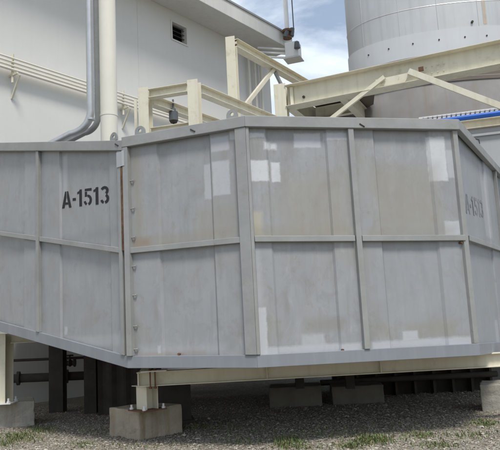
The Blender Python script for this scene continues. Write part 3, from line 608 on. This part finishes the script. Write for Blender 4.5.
rail('rail', T1+d1*.13-z_*.14, T1+d1*2.9-z_*.14, .17, .17, fr)
lw = zrow((T1.x+T2.x)/2, (T1.y+T2.y)/2, 129.5)
rail('rail', Vector((T1.x, T1.y, lw)) - d0*.1, Vector((T2.x, T2.y, lw))+d0*.1, .12, .14, fr)
# small post at the left of it
q = at(135.5, 100, 11.3); bm = BM(); bar(bm, (q.x, q.y, 4.1), (q.x, q.y, q.z), .05, .05); tag(obj('slim_post', bm, CREAM), 'slim cream post just left of the railing frame', 'post')
# hanging fitting
q = at(173.5, 116, 11.6); e = empty('hanging_lamp', q, 'small dark grey cylindrical lamp fitting hanging below the cream rail', 'lamp')
bm = BM(); tube(bm, [q+z_*.14, q+z_*.08, q+z_*.075, q-z_*.09, q-z_*.10], [.045, .05, .085, .085, .07], 18); shade(obj('housing', bm, GREYC, e))
bm = BM(); tube(bm, [q-z_*.10, q-z_*.13], [.075, .06], 18); shade(obj('lens_ring', bm, DARK, e)); bm = BM(); tube(bm, [q-z_*.13, q-z_*.16], [.02, .015], 10); shade(obj('tip', bm, DARK, e))
bm = BM(); tube(bm, [q+z_*.14, q+z_*.32], .018, 8); obj('hanger', bm, GREYC, e)
# frame 2, taller and further back
A0 = at(231, 39, 13.5); zt2 = A0.z; A1 = at_z(306, 82, zt2); d2 = A1-A0; d2.z = 0; L2 = d2.length; d2.normalize(); n2 = Vector((d2.y, -d2.x, 0))
f2 = empty('braced_frame', (A0.x, A0.y, 4.1), 'tall cream post carrying a braced top beam, between the building corner and the cream deck', 'steel frame')
bm = BM(); hcol(bm, A0.x, A0.y, 4.0, zt2+.02, .21, .2, ang1+.05); obj('post', bm, CREAM, f2, bevel=.003)
bm = BM(); B_ = A0+d2*(L2+.6); hcol(bm, B_.x, B_.y, 4.0, zt2-.2, .2, .2, ang1); obj('post', bm, CREAM, f2, bevel=.003)
rail('top_beam', A0+d2*.11-z_*.07, A0+d2*(L2+.5)-z_*.07, .2, .2, f2)
pk = A0+d2*(L2*.52)-z_*.15; g1 = on_plane(244, 107, A0, n2)
bm = BM(); bar(bm, pk, g1, .07, .09); obj('brace', bm, CREAM, f2)
pk2 = on_plane(275, 72, A0, n2); g2 = on_plane(285, 92, A0, n2); bm = BM(); bar(bm, pk2, g2, .06, .08); obj('brace', bm, GREYP, f2)
for s in (0, 1):
    bm = BM(); c = A0-z_*.09-n2*.0; q = c-n2*0+d2*.02+Vector((0, 0, -.1*s+.03)); tube(bm, [q+n2*.09, q+n2*.13], .022, 6); obj('bolt', bm, RUSTY, f2)

# ------------------------------------------------------------------ deck beam in front of the stack
G0 = at(287, 87.5, 14.0); zg = G0.z; G1 = at_z(505, 41.5, zg); dg = G1-G0; dg.z = 0; LG_ = dg.length; dg.normalize(); ng = Vector((dg.y, -dg.x, 0))
print('deck beam', G0, G1)
dk = empty('deck_structure', (G0.x, G0.y, 4.1), 'cream steel deck beam with end post and diagonal braces in front of the stack', 'steel deck')
bh = zg-zrow(G0.x, G0.y, 108.5)
rail('main_beam', G0-z_*bh/2+dg*.0, G1+dg*1.5-z_*bh/2, .36, bh, dk)
bm = BM(); hcol(bm, G0.x-.14, G0.y+.02, 4.0, zg+.06, .27, .26, math.atan2(dg.y, dg.x)+.15); obj('post', bm, CREAM, dk, bevel=.003)
for k in (.12, 1.1, 2.05, 3.0, 3.95):
    c = G0+dg*k+ng*.02; bm = BM(); bar(bm, c-z_*(bh-.03)+ng*.035, c-z_*.03+ng*.035, .012, .07) if k in (.12,) else None
    if k == .12: obj('stiffener', bm, CREAM, dk)
    else: bm.free()
# backing beam and deck plate underside, left of the stack
back = Vector((-ng.x, -ng.y, 0))
rail('side_beam', G0+back*.14-z_*bh/2, G0+back*3.2-z_*bh/2, .2, bh*.9, dk)
rail('side_beam', G0+dg*1.15+back*.14-z_*bh*.45, G0+dg*1.15+back*2.6-z_*bh*.45, .16, bh*.7, dk)
rail('rear_beam', G0+back*1.6+dg*.12-z_*bh*.4, G0+back*1.6+dg*1.05-z_*bh*.4, .14, bh*.6, dk)
bm = BM(); a = G0+back*.12+dg*.12; hexa(bm, [a+z_*-.012, a+dg*1.9-z_*.012, a+dg*1.3+back*2.1-z_*.012, a+back*3-z_*.012, a+z_*.02, a+dg*1.9+z_*.02, a+dg*1.3+back*2.1+z_*.02, a+back*3+z_*.02]); obj('deck_plate', bm, STACKD, dk)
pln = G0+ng*.13
def brace(u0, v0, u1, v1, w_, ww, off=.16):
    p_ = G0+ng*off; a = on_plane(u0, v0, p_, ng); b_ = on_plane(u1, v1, p_, ng); bm = BM(); lbar(bm, a, b_, ww, w_, .01); obj('brace', bm, CREAM, dk, bevel=.002)
brace(386, 79, 326, 126, .11, .06); brace(407, 73.5, 540, 124, .12, .07, .2)
a = on_plane(375, 80, pln, ng); b_ = on_plane(412, 72, pln, ng); bm = BM()
c1 = on_plane(405, 82, pln, ng); c2 = on_plane(384, 86, pln, ng)
v = [a, c2, c1, b_]; hexa(bm, v+[p+ng*.012 for p in v]); obj('gusset_plate', bm, CREAM, dk)
c = on_plane(421, 69, pln, ng); bm = BM(); bar(bm, c-dg*.05, c+dg*.05, .03, .09); obj('clip', bm, RUSTY, dk)
for u in (426, 432, 438, 444):
    for dv in (0, 7):
        c = on_plane(u, 67-(u-426)*.2+dv, G0+ng*.006, ng); bm = BM(); tube(bm, [c, c+ng*.022], .016, 6); obj('bolt', bm, CREAM, dk)
for u, v in ((302, 95.5), (398, 82)):
    c = on_plane(u, v, pln, ng); bm = BM(); bar(bm, c-dg*.05, c+dg*.05, .02, .05) if u > 390 else tube(bm, [c-ng*.12, c-ng*.09], .03, 8); obj('bolt', bm, DARK, dk)

# ------------------------------------------------------------------ stack (oval in plan)
SY = 16.6; sc = at(463, 60, SY); SR = 119.5*SY/FPX; KY = .52
st = empty('exhaust_stack', (sc.x, sc.y, 0), 'huge round grey metal stack rising behind the cream deck beam', 'stack')
def zfront(u, v):   # point of the stack surface seen at pixel (u, v)
    d = ray(u, v); a = d.x**2+(d.y/KY)**2; b_ = -2*(d.x*sc.x+d.y*sc.y/KY**2); c = sc.x**2+(sc.y/KY)**2-SR**2; disc = b_*b_-4*a*c
    return CAM+d*((-b_-math.sqrt(max(disc, 0)))/(2*a))
def sl_(bm, prof, n=128, a0=0, a1=2*math.pi): lathe(bm, sc, prof, n, a0, a1, KY)
def spt(r, a, z): return Vector((sc.x+r*math.cos(a), sc.y+KY*r*math.sin(a), z))
zband1 = zfront(455, 28).z; zdots = zfront(455, 38).z; zband0 = zfront(400, 60).z
bm = BM(); sl_(bm, [(SR-.01, zband1-.02), (SR-.01, 30)]); shade(obj('shell', bm, STACK, st))
bm = BM(); sl_(bm, [(SR-.03, zband0), (SR+.015, zband0), (SR+.015, zband1), (SR-.03, zband1)]); bnd = shade(obj('base_band', bm, BAND, st))
for u, v in ((369, 54), (389, 47.5), (413, 42), (439, 38), (465, 38), (487, 39)):
    p_ = zfront(u, v); a = math.atan2((p_.y-sc.y)/KY, p_.x-sc.x); nn = Vector((math.cos(a)*KY, math.sin(a), 0)).normalized(); p_ = spt(SR+.015, a, zdots)
    bm = BM(); tube(bm, [p_, p_+nn*.015], .02, 8); obj('bolt', bm, DARK, bnd)
p_ = zfront(472, 22); bm = BM(); tube(bm, [p_, p_+Vector((0, -.04, 0))], .03, 8); obj('bolt', bm, DARK, st)
bm = BM(); sl_(bm, [(SR-.3, zband0-.06), (SR+.04, zband0-.06), (SR+.04, zband0-.003), (SR-.3, zband0-.003)]); shade(obj('flange_ring', bm, STACKD, st))
bm = BM(); sl_(bm, [(SR-.10, 0), (SR-.10, zband0-.065)]); shade(obj('lower_shell', bm, STACKD, st))
DR = SR*1.13; a_ = -math.pi/2; yf = sc.y-KY*DR; zdr = at(476, 75.5, yf).z
bm = BM(); sl_(bm, [(DR, 0), (DR, zdr), (DR-.02, zdr+.02), (SR-.11, zdr+.02)]); shade(obj('base_drum', bm, DRUM, st))
bm = BM(); sl_(bm, [(DR+.002, zdr-.09), (DR+.035, zdr-.09), (DR+.035, zdr-.0), (DR+.002, zdr)]); shade(obj('drum_rim', bm, STACKD, st))
for u in (361, 398, 437, 478):
    p_ = zfront(u, 15); a = math.atan2((p_.y-sc.y)/KY, p_.x-sc.x); bm = BM(); tube(bm, [spt(SR-.008, a, zband1+.01), spt(SR-.008, a, 28)], .007, 6); obj('seam', bm, STACK, st)
for z in (zfront(455, 3).z,):
    bm = BM(); sl_(bm, [(SR-.012, z), (SR+.002, z+.012), (SR-.012, z+.03)]); shade(obj('seam', bm, STACK, st))
p_ = zfront(484, 10); a = math.atan2((p_.y-sc.y)/KY, p_.x-sc.x); bm = BM()
sl_(bm, [(SR-.005, zband1+.05), (SR-.005, zband1+2.6)], 3, a-.014, a+.014); obj('rust_streak', bm, mat('rust_stain', (.42, .33, .24), .7, var=.25, vscale=3, streak=.9, streak_col=(.50, .50, .50)), st)

# ------------------------------------------------------------------ right side: tray, blue hose, cream beam, housing
H1 = at(500, 125, 13.5); zh = H1.z; H0 = at_z(425, 134, zh); H2 = at_z(560, 118, zh)
dh = (H1-H0); dh.z = 0; dh.normalize(); nh = Vector((dh.y, -dh.x, 0)); HE = H1+dh*2.5; HS = H0-dh*.6
print('housing', H0, H1)
bm = BM(); zc0 = zrow(H1.x, H1.y, 126); zc1 = zrow(H1.x, H1.y, 117.5)
tag(rail('edge_beam', Vector((HS.x, HS.y, (zc0+zc1)/2)), Vector((HE.x, HE.y, (zc0+zc1)/2)), .2, zc1-zc0, None), 'cream edge beam along the top of the grey housing under the blue hose', 'beam')
hs = empty('grey_housing', (H1.x, H1.y, 1.0), 'flat grey sheet housing under the cream edge beam at the right', 'housing')
bm = BM(); b2 = -nh
q = [HS, HE, HE+b2*.25, HS+b2*.25]; hexa(bm, [Vector((p.x, p.y, .9)) for p in q]+[Vector((p.x, p.y, zc0-.005)) for p in q]); obj('body', bm, HOUS, hs)
zr2 = zrow(H1.x, H1.y, 134); bm = BM(); q = [HS+nh*.002, HE+nh*.002]; q2 = [p+nh*.06 for p in q]
hexa(bm, [Vector((p.x, p.y, zr2)) for p in (q[0], q[1], q2[1], q2[0])]+[Vector((p.x, p.y, zr2+.05)) for p in (q[0], q[1], q2[1], q2[0])]); obj('lip', bm, HOUS, hs)
zbl = zrow(H1.x, H1.y, 113.5)
bm = BM(); a = Vector((H1.x, H1.y, zbl))-dh*1.62; a -= z_*.05; pts = [a+z_*.0, a+dh*.3+z_*.03, a+dh*.7+z_*.045, a+dh*1.25+z_*.05, a+dh*2+z_*.06, a+dh*3+z_*.04]
tube(bm, [pts[0]+back*.4-z_*.12]+pts, .058, 16); tag(shade(obj('blue_hose', bm, BLUE)), 'bright blue hose lying above the cream edge beam at the right', 'hose')
e = empty('cable_tray', (H1.x, H1.y, zbl+.1), 'thin pale ladder cable tray just above the blue hose', 'cable tray')
ztr = zrow(H1.x, H1.y, 107.5)
for o in (0, .10):
    bm = BM(); a = Vector((H0.x, H0.y, ztr-o*.25))-dh*.1-nh*(.05+o); b_ = Vector((HE.x, HE.y, ztr-o*.25))-nh*(.05+o); bar(bm, a, b_, .012, .035); obj('side_rail', bm, WHITE, e)
bm = BM()
for k in range(40):
    c = Vector((H0.x, H0.y, ztr-.01))+dh*(k*.1)-nh*.1; bar(bm, c-nh*.06, c+nh*.06, .03, .02)
obj('rungs', bm, GALV, e)
# cable loop by the corner
q = at(475, 141, 11.0); e_ = []
bm = BM(); pts = [q+Vector((-.1, .1, .06)), q+Vector((0, .02, .05)), q+Vector((.07, 0, .02)), q+Vector((.075, 0, -.05)), q+Vector((.02, 0, -.1)), q+Vector((-.05, .02, -.12))]
tube(bm, pts, .010, 8); tag(shade(obj('cable_loop', bm, DARK)), 'short dark cable loop beside the right top rail', 'cable')

# ------------------------------------------------------------------ mast and fitting at the building corner
YM = W(tE, 1.13, 0).y-.6; q = at(293, 52, YM); e = empty('roof_mast', q, 'white mast rising from a boxy pale bracket at the roof corner', 'mast')
mx0 = at(286.5, 20, YM)
bm = BM(); box(bm, -.25, .27, -.24, .24, -.27, .33, Matrix.Translation(q) @ Matrix.Rotation(math.radians(-20), 4, 'Z')); obj('bracket_box', bm, WHITE, e, bevel=.02)
bm = BM(); box(bm, -.32, .34, -.30, .30, -.33, -.302, Matrix.Translation(q) @ Matrix.Rotation(math.radians(-20), 4, 'Z')); obj('bracket_tray', bm, FASC, e)
for z in (.12, -.05, -.22):
    bm = BM(); a = q+Vector((-.28, .0, z)); b_ = at(258, 58, YM-.4); b_.z = a.z-.05; bar(bm, a, b_, .07, .06); obj('arm', bm, WHITE, e)
zc_ = zrow(mx0.x, mx0.y, 30)
bm = BM(); tube(bm, [(mx0.x, mx0.y, zc_), (mx0.x, mx0.y, 16)], .09, 16); shade(obj('mast_tube', bm, WHITE, e))
bm = BM(); tube(bm, [(mx0.x, mx0.y, zc_-.35), (mx0.x, mx0.y, zc_-.3), (mx0.x, mx0.y, zc_-.29), (mx0.x, mx0.y, zc_-.1), (mx0.x, mx0.y, zc_-.09), (mx0.x, mx0.y, zc_)], [.17, .17, .10, .10, .19, .19], 16); obj('coupling', bm, RUSTY, e)
bm = BM(); tube(bm, [(mx0.x+.16, mx0.y, zc_-.25), (mx0.x+.2, mx0.y, zc_+.06)], .09, 12); tube(bm, [(mx0.x-.1, mx0.y-.1, zc_-.33), (mx0.x-.02, mx0.y-.1, zc_-.1)], .09, 12); shade(obj('clamp', bm, GREYC, e))
bm = BM(); c = at(297, 45, YM-.4); tube(bm, [c-z_*.12, c+z_*.12], [.12, .09], 14); shade(obj('sensor', bm, GREYC, e))
bm = BM(); c = at(292, 3, YM); tube(bm, [(c.x, c.y, zc_-.1), (c.x, c.y, c.z), (c.x, c.y, 14)], .022, 8); obj('cable', bm, GREYC, e)

# ------------------------------------------------------------------ gravel stones and grass
import numpy as np
rng = np.random.default_rng(3)
def stones(name, n, xr, yr, smin, smax, material, label):
    base = np.array([(0,0,1),(1,0,0),(0,1,0),(-1,0,0),(0,-1,0),(.6,.6,.5),(-.6,.6,.5),(-.6,-.6,.5),(.6,-.6,.5)], float)
    faces = [(0,8,5),(0,5,6),(0,6,7),(0,7,8),(8,1,5),(5,2,6),(6,3,7),(7,4,8)]
    V = np.zeros((n, 9, 3)); a = rng.uniform(0, 2*np.pi, n); s = rng.uniform(smin, smax, n)*rng.choice([1, 1, 1, 1.5], n)
    J = base[None]*(1+rng.uniform(-.3, .3, (n, 9, 1)))
    J = J*np.stack([s, s*rng.uniform(.6, 1, n), s*rng.uniform(.35, .7, n)], 1)[:, None]
    ca, sa = np.cos(a)[:, None], np.sin(a)[:, None]; X = J[..., 0]*ca-J[..., 1]*sa; Yy = J[..., 0]*sa+J[..., 1]*ca
    u = rng.random(n); yy = 1/(1/yr[0]+(1/yr[1]-1/yr[0])*u) if 0 else yr[0]+(yr[1]-yr[0])*u**1.25
    xx = rng.uniform(xr[0], xr[1], n)*(yy/yr[0])**.7
    V[..., 0] = X+xx[:, None]; V[..., 1] = Yy+yy[:, None]; V[..., 2] = J[..., 2]+rng.uniform(-.004, .004, n)[:, None]
    me = bpy.data.meshes.new(name); F = (np.array(faces)[None]+9*np.arange(n)[:, None, None]).reshape(-1, 3)
    me.from_pydata(V.reshape(-1, 3).tolist(), [], F.tolist()); me.materials.append(material)
    o = bpy.data.objects.new(name, me); COL.objects.link(o); tag(o, label, 'gravel', None, 'stuff'); return o
def stone_mat():
    mt = bpy.data.materials.new('stone'); mt.use_nodes = True; n = mt.node_tree; N = n.nodes; L = n.links; b = N['Principled BSDF']; b.inputs['Roughness'].default_value = .9
    g_ = N.new('ShaderNodeNewGeometry'); cr = N.new('ShaderNodeValToRGB'); e = cr.color_ramp.elements
    e[0].color = (.15, .13, .10, 1); e[1].color = (.46, .42, .35, 1); e.new(.35).color = (.25, .225, .18, 1); e.new(.75).color = (.30, .275, .225, 1); e.new(.6).color = (.25, .205, .15, 1)
    L.new(g_.outputs['Random Per Island'], cr.inputs['Fac']); L.new(cr.outputs[0], b.inputs['Base Color']); return mt
stones('gravel', 95000, (-4.4, 4.4), (6.9, 15.5), .007, .020, stone_mat(), 'loose pale and brown gravel stones covering the ground around the footings')
stones('coarse_gravel', 5000, (-4.4, 4.4), (6.9, 15.5), .018, .034, bpy.data.materials['stone'], 'larger scattered stones lying among the fine gravel')
# grass
def grass_mat(name, c0, c1):
    mt = bpy.data.materials.new(name); mt.use_nodes = True; n = mt.node_tree; N = n.nodes; L = n.links; b = N['Principled BSDF']; b.inputs['Roughness'].default_value = .6
    g_ = N.new('ShaderNodeNewGeometry'); cr = N.new('ShaderNodeValToRGB'); e = cr.color_ramp.elements; e[0].color = (*c0, 1); e[1].color = (*c1, 1)
    e.new(.88).color = (.19, .17, .08, 1)
    L.new(g_.outputs['Random Per Island'], cr.inputs['Fac']); L.new(cr.outputs[0], b.inputs['Base Color']); return mt
GM = grass_mat('grass_blades', (.045, .10, .018), (.13, .22, .05))
spots = [(20, 438, 20, 5, 260), (40, 430, 14, 4, 180), (5, 444, 14, 4, 120), (82, 445, 12, 4, 60), (200, 428, 26, 4, 90), (240, 442, 30, 5, 70), (288, 443, 14, 5, 260), (296, 448, 20, 3, 120), (372, 441, 20, 5, 320), (350, 447, 16, 3, 120), (420, 436, 16, 4, 170), (440, 446, 22, 4, 120), (484, 424, 14, 4, 180), (470, 436, 24, 5, 90), (330, 434, 30, 5, 80), (100, 432, 30, 4, 50), (140, 446, 40, 4, 60), (250, 432, 60, 6, 60), (400, 428, 60, 6, 80)]
verts, faces = [], []
for (u, v, du, dv, n) in spots:
    for _ in range(int(n*2.2)):
        uu, vv = random.gauss(u, du*.55), random.gauss(v, dv*.5)
        if vv < 415: continue
        p = at_z(uu, vv, 0); h = random.uniform(.015, .062)*(1.15 if n > 200 else .8); a = random.uniform(0, 6.283); lean = random.uniform(.1, .9)*h; w_ = random.uniform(.004, .009)
        dx, dy = math.cos(a), math.sin(a); px, py = -dy*w_, dx*w_
        i = len(verts)
        verts += [(p.x-px, p.y-py, 0), (p.x+px, p.y+py, 0), (p.x+px*.8+dx*lean*.4, p.y+py*.8+dy*lean*.4, h*.65), (p.x-px*.8+dx*lean*.4, p.y-py*.8+dy*lean*.4, h*.65), (p.x+dx*lean, p.y+dy*lean, h)]
        faces += [(i, i+1, i+2, i+3), (i+3, i+2, i+4)]
me = bpy.data.meshes.new('grass'); me.from_pydata(verts, [], faces); me.materials.append(GM)
o = bpy.data.objects.new('grass', me); COL.objects.link(o); tag(o, 'sparse low tufts of green grass growing through the gravel', 'grass', None, 'stuff')
